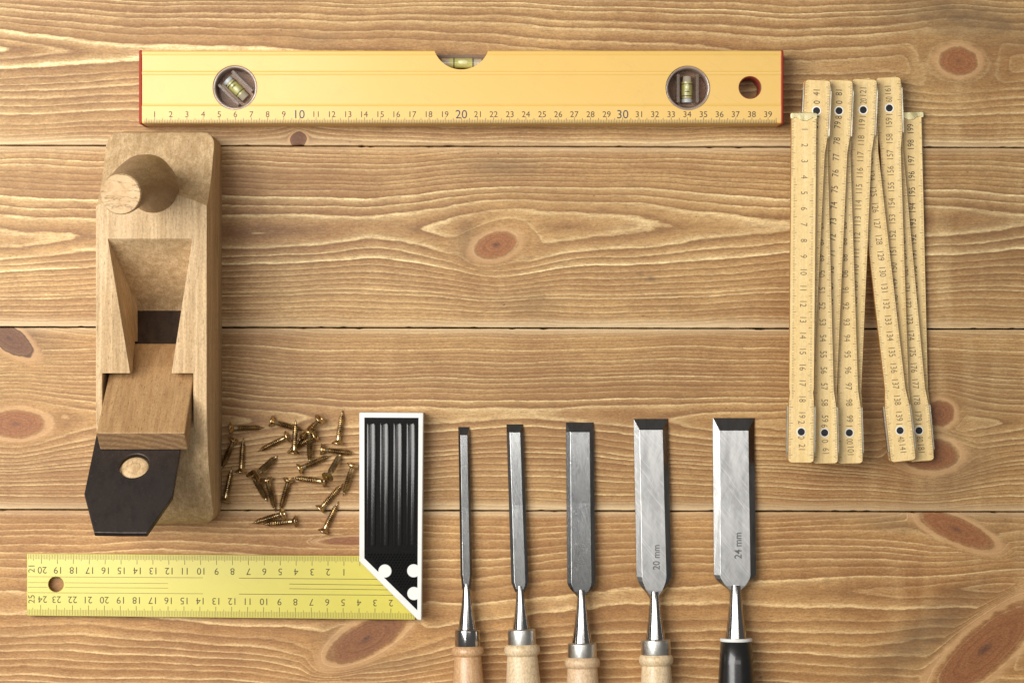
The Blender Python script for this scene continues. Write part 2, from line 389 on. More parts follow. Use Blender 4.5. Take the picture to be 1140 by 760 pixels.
# ---- lettering
_gl = {}
def glyphs(s, bold=False):
    key = (s, bold)
    if key in _gl: return _gl[key]
    cu = bpy.data.curves.new('txt', 'FONT'); cu.body = s; cu.size = 1.0; cu.align_x = 'CENTER'; cu.resolution_u = 3
    if bold: cu.offset = .018
    o = bpy.data.objects.new('txt', cu); COL.objects.link(o)
    dg = bpy.context.evaluated_depsgraph_get(); dg.update()
    me = bpy.data.meshes.new_from_object(o.evaluated_get(dg), depsgraph=dg)
    vs = [(v.co.x, v.co.y) for v in me.vertices]; fs = [list(p.vertices) for p in me.polygons]
    bpy.data.objects.remove(o); bpy.data.meshes.remove(me); bpy.data.curves.remove(cu)
    _gl[key] = (vs, fs); return _gl[key]
_v, _f = glyphs('0'); H0 = max(p[1] for p in _v); C0 = H0 / 2
def text(mb, s, x, y, z, h, ang, m, bold=False, sx=1.0, tilt=None):
    """h = digit height in units, centred on x,y; ang turns it in the table plane; z may be a function of x,y"""
    vs, fs = glyphs(s, bold); k = h / H0; c, sn = math.cos(ang), math.sin(ang)
    cx = (min(p[0] for p in vs) + max(p[0] for p in vs)) / 2
    out = []
    for (a, b) in vs:
        u, w = (a - cx) * k * sx, (b - C0) * k
        X, Y = x + u * c - w * sn, y + u * sn + w * c
        out.append((X, Y, z(X, Y) if callable(z) else z))
    mb.add(out, fs, m)
def line(mb, x0, y0, x1, y1, z, w, m):
    d = Vector((x1 - x0, y1 - y0)); n = Vector((-d.y, d.x)).normalized() * w / 2
    P = [(x0 - n.x, y0 - n.y), (x1 - n.x, y1 - n.y), (x1 + n.x, y1 + n.y), (x0 + n.x, y0 + n.y)]
    mb.quad([(a, b, z(a, b) if callable(z) else z) for a, b in P], m)

# ------------------------------------------------------------------ the table
def build_table():
    planks = [(-243, -41), (-39.2, 162.3), (163.9, 364.3), (365.9, 567.6), (569.2, 771.5), (773.2, 976)]
    xs = np.arange(-220, 1361, 2.5)
    # knots: cx, cy, rx, ry, angle(deg, image sense: + is clockwise), dark, reach
    knots = [
        (1067, 67, 21, 15, 5, .1, 3.0), (332, 156, 9, 8, -35, .9, 1.5),
        (552, 273, 24, 14, -18, .0, 2.4),
        (18, 473, 31, 15, 0, .1, 1.9), (10, 378, 30, 13, 35, .9, 1.5),
        (1046, 459, 16, 14, 0, .35, 1.9), (1036, 505, 30, 17, 0, .3, 2.0),
        (408, 711, 46, 18, -28, .4, 1.9), (1096, 722, 76, 24, -42, .2, 1.7), (1064, 588, 44, 13, 24, .15, 1.7),
        (392, 602, 34, 4.5, -2, .3, 1.6), (-120, 250, 30, 16, 0, 0, 2), (1230, 290, 28, 15, 10, 0, 2),
        (700, 860, 30, 18, 12, .2, 2), (200, -120, 30, 16, -10, .1, 2),
    ]
    stains = [(1075, 20, 95, 26, 10, .95), (1067, 70, 60, 34, 0, .35), (520, 268, 13, 20, 0, .65), (555, 187, 45, 14, 0, .55), (592, 338, 38, 16, 0, .4),
              (330, 152, 26, 8, 0, .3), (20, 372, 50, 18, 25, .6), (1062, 525, 60, 30, -30, .5), (1042, 480, 34, 40, 0, .5), (990, 582, 70, 12, 4, .55),
              (1100, 590, 90, 34, 18, .5), (1030, 705, 90, 24, -40, .8), (1110, 640, 40, 60, 0, .2), (375, 712, 20, 26, -40, .6), (430, 740, 60, 12, -10, .35),
              (725, 310, 5, 3, 0, .9), (713, 305, 3, 3, 0, .6), (350, 44, 26, 7, 0, .5), (1100, 262, 70, 80, 0, .34), (1090, 440, 60, 60, 0, .3), (960, 620, 60, 60, 0, .1), (500, 420, 260, 26, 0, .08),
              (392, 600, 40, 6, 0, .5), (1000, 120, 90, 70, 0, .14)]
    def lines(inner, step0, step1, seed):
        """distances from the heart line at which a pale ring stands: near ones given, the rest ever closer"""
        rs = np.random.RandomState(seed); F_ = [0.0] + list(inner); f = inner[-1]
        while f < 230:
            k = min(1, (f - inner[-1]) / 55.0); f += (step0 + (step1 - step0) * k) * (1 + .75 * (rs.rand() - .5)); F_.append(f)
        return np.array(F_), np.arange(len(F_)) + .9 - 1
    P = [  # heart line, how far the rings have closed along it, rings
        dict(yc=([-220, 1360], [-140, -130]), h=([-220, 200, 800, 1360], [8, 0, 26, 10]), F=([8, 16, 25], 8, 6)),
        dict(yc=([-220, 92, 400, 700, 900, 1060, 1360], [56, 56, 62, 68, 76, 72, 68]), h=([-220, -60, 0, 92, 160, 300, 700, 960, 1067, 1110, 1180, 1360], [0, 0, 3, 13, 18, 19, 28, 28, 27, 28, 29, 29]), F=([6, 13, 24, 32, 39], 7, 5.6)),
        dict(yc=([-220, 20, 240, 420, 462, 552, 640, 765, 1060, 1360], [268, 268, 256, 254, 256, 259, 253, 250, 243, 250]),
             h=([-220, 13, 60, 109, 180, 240, 300, 372, 412, 462, 520, 552, 640, 700, 765, 830, 900, 1000, 1058, 1140, 1360], [0, 10, 14, 20, 25, 19, 17.5, 20, 24, 20, 6, 0, 4, 11, 20, 26, 28, 17, 20, 27, 30]), F=([20, 30, 38.5, 46, 52.5], 6.2, 4.6)),
        dict(yc=([-220, 18, 300, 560, 800, 1000, 1140, 1360], [473, 473, 465, 460, 468, 476, 470, 470]),
             h=([-220, -60, 18, 60, 120, 180, 240, 298, 380, 600, 720, 790, 880, 1000, 1046, 1128, 1200, 1360], [22, 12, 0, 8, 16, 10, 6, 12, 21, 25, 20, 12, 7, 4, 0, 12, 20, 22]), F=([12, 20.5, 28, 34, 39.5], 5.2, 4.2)),
        dict(yc=([-220, 200, 420, 700, 915, 1100, 1360], [668, 676, 696, 664, 661, 657, 640]),
             h=([-220, 100, 300, 408, 520, 760, 915, 980, 1056, 1110, 1360], [10, 21, 12, 2, 20, 21.5, 15, 11, 7, 0, 16]), F=([7, 15, 27, 38, 47, 56], 9, 6)),
        dict(yc=([-220, 700, 1360], [880, 862, 870]), h=([-220, 700, 1360], [26, 0, 24]), F=([8, 16, 25], 8, 6)),
    ]
    V = []; F = []; A = {k: [] for k in ('ring', 'knot', 'knot_dark', 'stain', 'edge', 'plank', 'faint')}; MI = []
    base = 0
    for pi, ((y0, y1), pr) in enumerate(zip(planks, P)):
        rs_ = np.random.RandomState(pi + 50)
        core = np.arange(y0 + 4, y1 - 3.9, 2.5)
        ys = np.concatenate([[y0, y0, y0 + .2, y0 + .6, y0 + 1.5], core, [y1 - 1.5, y1 - .6, y1 - .2, y1, y1]])
        zs = np.concatenate([[-30, -1.2, -.6, -.2, -.03], np.zeros(len(core)), [-.03, -.2, -.6, -1.2, -30]])
        X, Y = np.meshgrid(xs, ys); Z = np.repeat(zs[:, None], len(xs), 1)
        tilt = (X - 570) * 0.0021                     # the boards run a touch out of square
        def jit():
            a_ = np.convolve(rs_.randn(len(xs) + 8), np.hanning(9) / 4.5, 'valid') * .22 + np.interp(xs, np.linspace(-220, 1361, 14), rs_.randn(14)) * .18
            chips = (np.convolve(rs_.rand(len(xs) + 4) > .988, np.hanning(5), 'valid')) * .7
            return np.abs(a_) + np.abs(chips)
        near0 = np.clip(1 - (Y - y0) / 4, 0, 1); near1 = np.clip(1 - (y1 - Y) / 4, 0, 1)
        Ys = Y + tilt + near0 * (jit()[None, :] - .15) - near1 * (jit()[None, :] - .15)
        Xw, Yw = X.copy(), Y.copy()
        kd = np.full(X.shape, 9.0); kk = np.zeros(X.shape); st = np.zeros(X.shape)
        yw = Y.copy() + 1.8 * np.sin(X / 97 + pi * 2 + Y / 60) + 1.1 * np.sin(X / 41 + pi + Y / 33) + .6 * np.sin(X / 19 + Y / 21 + 2 * pi)
        blends = []
        sm = lambda a, k=1: a
        for (cx, cy, rx, ry, an, dk, reach) in knots:
            if not (y0 - 45 < cy < y1 + 45) : continue
            own = y0 - 6 < cy < y1 + 6
            if not own: continue
            a = math.radians(an); dx, dy = X - cx, Y - cy
            u = dx * math.cos(a) + dy * math.sin(a); w = -dx * math.sin(a) + dy * math.cos(a)
            d = np.sqrt((u / rx) ** 2 + (w / ry) ** 2)
            m = d < kd; kk = np.where(m, dk, kk); kd = np.minimum(kd, d)
            # grain swerves round the knot
            sh = np.exp(-((dx / (rx * 2.1)) ** 2) - (dy / (ry * 3.0 + 8)) ** 2)
            yw = yw - sh * np.tanh(dy / (ry * .8)) * min(ry * .95, 17) * .8
            blends.append((d, reach, rx, ry, cx, cy))
        for (cx, cy, sx, sy, an, amt) in stains:
            if not (y0 - 4 < cy < y1 + 4): continue
            a = math.radians(an); dx, dy = X - cx, Y - cy
            u = dx * math.cos(a) + dy * math.sin(a); w = -dx * math.sin(a) + dy * math.cos(a)
            st = np.maximum(st, amt * np.exp(-(u / sx) ** 2 - (w / sy) ** 2))
        def smi(tab):
            q = np.interp(xs, tab[0], tab[1]); ker = np.hanning(25); ker /= ker.sum()
            return np.convolve(np.pad(q, 12, mode='edge'), ker, 'valid')
        yc = smi(pr['yc'])[None, :]; h = smi(pr['h'])[None, :]
        ym = (y0 + y1) / 2 if pi == 0 else float(np.mean(yc))
        dy = yw - (ym + (yc - ym) * np.exp(-((yw - ym) / 62.0) ** 2))
        f = np.sqrt(dy ** 2 + 9) + h * np.exp(-np.abs(dy) / 48.0)
        ft, rt = lines(*pr['F'], seed=pi * 5 + 1); fb, rb = lines(*pr['F'], seed=pi * 5 + 2)
        ring = np.where(dy < 0, np.interp(f, ft, rt), np.interp(f, fb, rb))
        for (d, reach, rx, ry, cx, cy) in blends:
            c0 = np.interp(cx, xs, yc[0]); hh = np.interp(cx, xs, h[0]); f0 = math.sqrt((cy - c0) ** 2 + 9) + hh * math.exp(-abs(cy - c0) / 48.0)
            r0 = np.interp(f0, ft, rt)
            wgt = np.clip((reach - d) / (reach - 1.05), 0, 1); wgt = wgt * wgt * (3 - 2 * wgt)
            ring = ring * (1 - wgt) + (r0 + (d - 1) * ry / 6.5) * wgt
        fa = (0.3 if pi == 4 else 0.0) + np.clip(np.abs(dy) / 100 - .45, 0, .3)
        for (d, reach, rx, ry, cx, cy) in blends: fa = np.maximum(fa, .8 * np.clip((reach * 1.5 - d) / (reach * .8), 0, 1))
        ed = np.maximum(np.exp(-((Y - y0) / 5.0) ** 2) * (.75), np.exp(-((y1 - Y) / 7.0) ** 2) * (1.0 if pi in (2, 3) else .8))
        ed = ed * (0.75 + .25 * np.sin(X / 130 + pi))
        n = X.size
        V.append(np.stack([(X - 570) * K, (380 - Ys) * K, Z * K], -1).reshape(-1, 3))
        for k_, a_ in (('ring', ring), ('knot', kd), ('knot_dark', kk), ('stain', st), ('edge', ed), ('plank', np.full(X.shape, float(pi))), ('faint', fa)):
            A[k_].append(a_.reshape(-1))
        R, C = X.shape
        i = (np.arange(R - 1)[:, None] * C + np.arange(C - 1)[None, :]).reshape(-1) + base
        q = np.stack([i, i + C, i + C + 1, i + 1], -1)
        F.append(q); base += n
    V = np.concatenate(V); F = np.concatenate(F)
    nV = len(V)
    # dark underside seen through the gaps
    b = np.array([[-800, -700, -14], [800, -700, -14], [800, 700, -14], [-800, 700, -14]]) * K
    V = np.concatenate([V, b]); F = np.concatenate([F, np.array([[nV, nV + 1, nV + 2, nV + 3]])])
    me = bpy.data.meshes.new('tabletop')
    me.vertices.add(len(V)); me.vertices.foreach_set('co', V.astype(np.float32).ravel())
    me.loops.add(len(F) * 4); me.loops.foreach_set('vertex_index', F.astype(np.int32).ravel())
    me.polygons.add(len(F)); me.polygons.foreach_set('loop_start', np.arange(0, len(F) * 4, 4, dtype=np.int32))
    mi = np.zeros(len(F), dtype=np.int32); mi[-1] = 1
    me.materials.append(M['table']); me.materials.append(M['gap'])
    me.update(); me.polygons.foreach_set('material_index', mi)
    me.polygons.foreach_set('use_smooth', np.ones(len(F), dtype=bool))
    for k_, a_ in A.items():
        at = me.attributes.new(k_, 'FLOAT', 'POINT')
        at.data.foreach_set('value', np.concatenate(a_ + [np.zeros(4)]).astype(np.float32))
    me.validate(); me.update()
    o = bpy.data.objects.new('tabletop', me); COL.objects.link(o)
    o['kind'] = 'structure'; o['label'] = 'brown brushed pine boards with knots and narrow dark seams'
build_table()

# ------------------------------------------------------------------ spirit level
def build_level():
    ZT = 36.0
    L = T(158, 0, ZT)[0]; R = T(869.5, 0, ZT)[0]; TOP = T(0, 56.5, ZT)[1]; BOT = T(0, 137.5, ZT)[1]
    loc = ((L + R) / 2, (TOP + BOT) / 2, 0)
    th = thing('spirit_level', 'long yellow spirit level with red ends and round bubble windows, above the hand plane', 'spirit level', loc)
    sy = lambda py: T(0, py, ZT)[1]
    prof = [(BOT, 0), (BOT, ZT - 1.6), (BOT + .6, ZT - .5), (BOT + 1.8, ZT - .1), (sy(134), ZT), (sy(118.5), ZT + .10), (sy(117), ZT - .35), (sy(115.5), ZT - .5), (sy(84), ZT - .5),
            (sy(82.3), ZT - .05), (sy(80.6), ZT + .02), (sy(79), ZT - .5), (sy(62), ZT - .5), (sy(60), ZT + .0), (TOP - 1.8, ZT - .05), (TOP - .5, ZT - .5), (TOP, ZT - 1.6), (TOP, 0)]
    mb = MB()
    a = [(L, y, z) for y, z in prof]; b = [(R, y, z) for y, z in prof]
    n = len(prof)
    mb.add(a + b, [[i, (i + 1) % n, n + (i + 1) % n, n + i] for i in range(n)] + [list(range(n)), list(range(n, 2 * n))[::-1]], 'yellow')
    me = mb.mesh('body', loc)
    holes = []
    def cyl(cx, cy, r, seg=64, m='yellow'):
        c = MB(); c.prism([(cx + r * math.cos(2 * math.pi * k / seg), cy + r * math.sin(2 * math.pi * k / seg)) for k in range(seg)], -20, ZT + 20, m, True)
        return c.mesh('c', loc)
    W = [T(261.5, 97.5, ZT), T(766, 98, ZT)]; rW = 24.6
    H = T(835, 97.5, ZT); CW = T(513.5, 45.5, ZT); rC = 31.5
    cuts = [('cut', cyl(W[0][0], W[0][1], rW)), ('cut', cyl(W[1][0], W[1][1], rW)), ('cut', cyl(H[0], H[1], 12.6)), ('cut', cyl(CW[0], CW[1], rC, 96))]
    me = evaluated(me, cuts)
    me.materials.clear(); me.materials.append(M['yellow'])
    for p in me.polygons: p.material_index = 0
    mk = MB()
    x0 = T(154.2, 0, ZT)[0]; step = T(570 + 17.97, 0, ZT)[0]
    def zt(x, y):
        for (ya, za), (yb, zb) in zip(prof[:-1], prof[1:]):
            if ya <= y <= yb and yb > ya: return za + (zb - za) * (y - ya) / (yb - ya) + .10
        return ZT + .1
    for i in range(1, 40):
        x = x0 + i * step
        s = str(i); big = i in (10, 20, 30)
        text(mk, s, x, sy(127.3), zt, 9.2 if big else 6.4, 0, 'ink_blue' if big else 'ink', False, 1.02)
    for i in range(3, 396):
        x = x0 + i * step / 10
        if x > R - 3 or x < L + 2: continue
        y1 = sy(133.4) if i % 5 else sy(132.0)
        line(mk, x, sy(137.6), x, y1, lambda a_, b_: ZT + .16, .72, 'tick')
        if i % 5 == 0: line(mk, x, sy(134), x, sy(131.6) if i % 10 else sy(130.8), zt, .6, 'tick')
    join_marks(me, mk, loc)
    part('body', me, th)
    for xa, xb in ((L - 3.4, L + .4), (R - .4, R + 2.8)):
        c = MB(); c.box(xa, xb, BOT - .6, TOP + .6, 0, ZT + .4, 'red')
        part('end_cap', evaluated(c.mesh('end_cap', loc), [('bevel', 1.5, 2)]), th)
    c = MB()
    rg = lambda r, z: [(H[0] + r * math.cos(2 * math.pi * k / 40), H[1] + r * math.sin(2 * math.pi * k / 40), z) for k in range(40)]
    c.loft([rg(12.5, 1), rg(12.5, ZT - 1.0), rg(11.6, ZT - 1.0), rg(11.6, 1)], 'darkred', True, False, False)
    rings = []
    part('hanging_hole', c.mesh('hanging_hole', loc), th)
    # round windows
    for (cx, cy, _), ang in ((W[0], -45), (W[1], 90)):
        c = MB()
        nseg = 48
        def ring(r, z): return [(cx + r * math.cos(2 * math.pi * k / nseg), cy + r * math.sin(2 * math.pi * k / nseg), z) for k in range(nseg)]
        c.loft([ring(rW - .2, 2), ring(rW - .2, ZT - 2.5), ring(rW - 1.0, ZT - 2.0), ring(rW - 2.6, ZT - 2.2), ring(rW - 3.2, ZT - 4), ring(rW - 3.2, 2)], 'acrylic_rim', True, False, False)
        wnd = part('vial_window', c.mesh('vial_window', loc), th)
        a = math.radians(ang); d = Vector((math.cos(a), math.sin(a), 0)); s = Vector((-d.y, d.x, 0)); C = Vector((cx, cy, 0))
        def P(u, w, z): q = C + d * u + s * w; return (q.x, q.y, z)
        # holder: two side rails and a bed under the vial
        c = MB()
        for sg in (-1, 1):
            w0, w1 = sg * 9.0, sg * 12.0
            hw = math.sqrt((rW - 5) ** 2 - 12 ** 2)
            c.prism([P(-hw, w0, 0)[:2], P(hw, w0, 0)[:2], P(hw, w1, 0)[:2], P(-hw, w1, 0)[:2]], 6, ZT - 4, 'acrylic')
        hw = math.sqrt((rW - 5.2) ** 2 - 9 ** 2)
        c.prism([P(-hw, -9, 0)[:2], P(hw, -9, 0)[:2], P(hw, 9, 0)[:2], P(-hw, 9, 0)[:2]], 6, 12, 'vial_cloud')
        c.prism([(x_, y_) for x_, y_, _ in ring(rW - 3.4, 0)], 8, 15, 'haze_disc')
        part('vial_holder', c.mesh('vial_holder', loc), wnd)
        c = MB()
        pts = [(-14.5, 5.2), (-14, 6.0), (14, 6.0), (14.5, 5.2)]
        c.tube([(P(u, 0, 20), r) for u, r in pts], 'vial_cloud', 24)
        c.tube([(P(u, 0, 20.0), r) for u, r in ((-9.5, 6.3), (8.0, 6.3))], 'vial_fluid', 24)
        for u in (-7.5, 5.5): c.tube([(P(u - .5, 0, 20), 6.55), (P(u + .5, 0, 20), 6.55)], 'ink', 24)
        c.tube([(P(-14.6, 0, 20), 6.1), (P(-11.0, 0, 20), 6.3)], 'plug', 24)
        part('vial', c.mesh('vial', loc), wnd)
        c = MB()
        bu = 1.2 if ang == -45 else 2.0
        c.tube([(P(bu + q, 0, 24.2), max(.4, 3.4 * math.sqrt(max(0, 1 - (q / 5.2) ** 2)))) for q in np.linspace(-5.1, 5.1, 9)], 'bubble', 16)
        c.tube([(P(bu - 5.3, 0, 24.0), 3.0), (P(bu - 4.6, 0, 24.0), 3.4)], 'ink', 16)
        for w_ in (-3.6, 3.6): c.tube([(P(bu - 4.4, w_, 24.6), .45), (P(bu + 4.4, w_, 24.6), .45)], 'ink', 6)
        part('bubble', c.mesh('bubble', loc), wnd)
    # centre vial in its half-round window
    c = MB()
    y0 = TOP - .8
    pts = []
    c.tube([((CW[0] - 22, TOP - 11.5, 18), 5.2), ((CW[0] + 22, TOP - 11.5, 18), 5.2)], 'vial_cloud', 24)
    c.tube([((CW[0] - 13, TOP - 11.5, 18), 5.6), ((CW[0] + 12, TOP - 11.5, 18), 5.6)], 'vial_fluid', 24)
    for u in (-8.5, 12.5): c.tube([((CW[0] + u - .5, TOP - 11.5, 18), 6.1), ((CW[0] + u + .5, TOP - 11.5, 18), 6.1)], 'ink', 24)
    wn = MB()
    arc = [(CW[0] + (rC - .4) * math.cos(t_), CW[1] + (rC - .4) * math.sin(t_)) for t_ in np.linspace(math.pi + .36, 2 * math.pi - .36, 40)]
    arc = [(x, min(y, TOP - 1)) for x, y in arc]
    wn.prism(arc, 4, 9, 'acrylic')
    w3 = part('vial_window', wn.mesh('vial_window', loc), th)
    part('vial', c.mesh('vial', loc), w3)
    c = MB(); c.tube([((CW[0] + 2 + q, TOP - 11.0, 21.8), max(.4, 3.2 * math.sqrt(max(0, 1 - (q / 7.2) ** 2)))) for q in np.linspace(-7.1, 7.1, 9)], 'bubble', 16)
    part('bubble', c.mesh('bubble', loc), w3)
build_level()

# ------------------------------------------------------------------ hand plane
def build_plane():
    loc = (-381.5, 14, 0)
    th = thing('hand_plane', 'worn pale wooden hand plane with leaning front knob, wedge and black iron', 'hand plane', loc)
    XL, XR = -440.0, -323.0
    # side profile: (y, z)
    prof = [(229, 0), (229, 44), (227, 51), (222, 56), (210, 63), (190, 75), (170, 90), (153, 106), (147, 117), (60, 117), (-60, 117), (-85, 115), (-110, 110), (-135, 101), (-158, 88), (-178, 72), (-192, 54), (-200, 34), (-202, 0)]
    mb = MB(); n = len(prof)
    cols = []
    for x in np.linspace(XL - 6, XR + 6, 19):
        q = 1 - ((x + 381.5) / 58.5) ** 2 
        bow = 15 * max(-.3, q)
        cols.append([(x, y + (bow - 4) * max(0, 1 - abs(y - 147) / 60.0) if 60 < y < 215 else y, z) for y, z in prof])
    mb.loft(cols, 'beech', False)
    # plan with round corners and slightly bowed ends
    def corner(cx, cy, r, a0):
        return [(cx + r * math.cos(math.radians(a0 + t_)), cy + r * math.sin(math.radians(a0 + t_))) for t_ in range(0, 91, 9)]
    plan = corner(XR - 17, 229 - 17, 17, 0) + [(-381, 231.5)] + corner(XL + 17, 229 - 17, 17, 90) + corner(XL + 15, -202 + 15, 15, 180) + corner(XR - 22, -202 + 22, 22, 270)
    pm = MB(); pm.prism(plan, -10, 300, 'beech')
    # throat
    bed = lambda yd: (yd + 35) * .9
    pr1 = [(-108.6, 117), (-46, 14), (-35, 2), (0, bed(0)), (36, bed(36)), (36, 140), (-121.2, 140)]
    c1 = MB(); l_, r_ = [], []
    for yd, z in pr1:
        t_ = (yd + 108.6) / 141.6
        l_.append((-427.6 + 23.6 * t_, -yd, z)); r_.append((-338 - 22 * t_, -yd, z))
    n1 = len(pr1)
    c1.add(l_ + r_, [[i, (i + 1) % n1, n1 + (i + 1) % n1, n1 + i] for i in range(n1)] + [list(range(n1)), list(range(n1, 2 * n1))[::-1]], 'beech')
    pr2 = [(0, bed(0)), (300, bed(300)), (300, 400), (33.4, 400), (33.4, 104), (0, bed(0) + 26)]
    c2 = MB(); l_ = [(-433.5, -y, z) for y, z in pr2]; r_ = [(-337, -y, z) for y, z in pr2]; n1 = len(pr2)
    c2.add(l_ + r_, [[i, (i + 1) % n1, n1 + (i + 1) % n1, n1 + i] for i in range(n1)] + [list(range(n1)), list(range(n1, 2 * n1))[::-1]], 'beech')
    me = evaluated(mb.mesh('body', loc), [('common', pm.mesh('p', loc)), ('bevel', 2.6, 3, 60), ('cut', c1.mesh('c', loc)), ('cut', c2.mesh('c', loc)), ('bevel', .7, 2, 40)])
    me.materials.clear(); me.materials.append(M['beech'])
    for p in me.polygons: p.material_index = 0; p.use_smooth = True
    body = part('body', me, th)
    try:
        me.set_sharp_from_angle(angle=math.radians(28))
    except Exception: pass
    # blade
    th42 = math.atan(.9)
    Bx = lambda yd: -387 - (yd + 30) * .036
    def bl(u, w, t_):    # u = run along the bed counted in yd, w = across, t_ = off the bed
        yd = u - t_ * math.sin(th42); z = bed(u) + t_ * math.cos(th42)
        return (Bx(u) + w, -yd, z)
    hwid = 45.5
    outl = [(-30, -hwid), (161, -hwid), (197.5, -27.5), (198, 0), (198, 26), (163, hwid), (-30, hwid)]
    bm_ = MB()
    lo = [bl(u, w, .6) for u, w in outl]; hi = [bl(u, w, 6.8) for u, w in outl]; n1 = len(outl)
    bm_.add(lo + hi, [[i, (i + 1) % n1, n1 + (i + 1) % n1, n1 + i] for i in range(n1)] + [list(range(n1))[::-1], list(range(n1, 2 * n1))], 'iron')
    # round hole
    hc = MB(); r = 15.5; hu = 133.5
    ra = [bl(hu + r * .76 * math.sin(a_), 0.5 + r * math.cos(a_), -20) for a_ in np.linspace(0, 2 * math.pi, 40, endpoint=False)]
    rb = [bl(hu + r * .76 * math.sin(a_), 0.5 + r * math.cos(a_), 30) for a_ in np.linspace(0, 2 * math.pi, 40, endpoint=False)]
    hc.loft([ra, rb], 'iron')
    me = evaluated(bm_.mesh('blade', loc), [('cut', hc.mesh('c', loc)), ('bevel', .8, 2, 40)])
    me.materials.clear(); me.materials.append(M['iron'])
    for p in me.polygons: p.material_index = 0
    iron = part('blade', me, th)
    pg = MB()
    rr = lambda k, t_: [bl(hu + r * k * .76 * math.sin(a_), 0.5 + r * k * math.cos(a_), t_) for a_ in np.linspace(0, 2 * math.pi, 32, endpoint=False)]
    pg.loft([rr(.96, 1.0), rr(.96, 2.0), rr(.85, 3.6), rr(.6, 4.2), rr(.52, 4.3)], 'beech', True)
    pg.loft([rr(.40, 4.3), rr(.36, 5.0), rr(.2, 4.8)], 'beech', True)
    part('plug', pg.mesh('plug', loc), iron)
    # wedge: a tapering block lying on the blade
    wd = MB(); wc = -384.5
    def wp(u, w, t_): p = bl(u, 0, t_); return (wc + w, p[1], p[2])
    secs = [(12, 45.0, 7.0, 15), (44, 45.3, 7.0, 25.5), (118, 46.0, 7.0, 35.0)]
    rings = [[wp(u, -w, a_), wp(u, w, a_), wp(u, w, b_), wp(u, -w, b_)] for u, w, a_, b_ in secs]
    wd.loft(rings, 'wedge', False, True, True, 'endgrain')
    part('wedge', evaluated(wd.mesh('wedge', loc), [('bevel', 1.6, 3)]), th)
    # knob: lofted horn
    kb = MB()
    path = []
    ctr = [((173.5, 226), 27.0, 78), ((173.3, 226), 27.3, 88), ((172.0, 216), 27.6, 104), ((169.5, 205.5), 28.0, 124), ((165, 199.5), 27.6, 150), ((158, 199), 26.8, 180), ((150, 204), 25.6, 212), ((142, 210.5), 24.2, 240), ((136.3, 215), 23.6, 262), ((134.6, 216.2), 22.8, 267), ((134.4, 216.4), 21.4, 268.6)]
    rings = []
    for (px, py), r_s, z in ctr:
        x, y, _ = T(px, py, z); s = 1 - z / DP
        rings.append([(x + r_s * s * math.cos(2 * math.pi * k / 40), y + r_s * s * math.sin(2 * math.pi * k / 40), z) for k in range(40)])
    kb.loft(rings[:-1], 'knob', True, False, False)
    kb.loft(rings[-2:], 'knobtop', False, False, True)
    part('knob', kb.mesh('knob', loc), th)
build_plane()

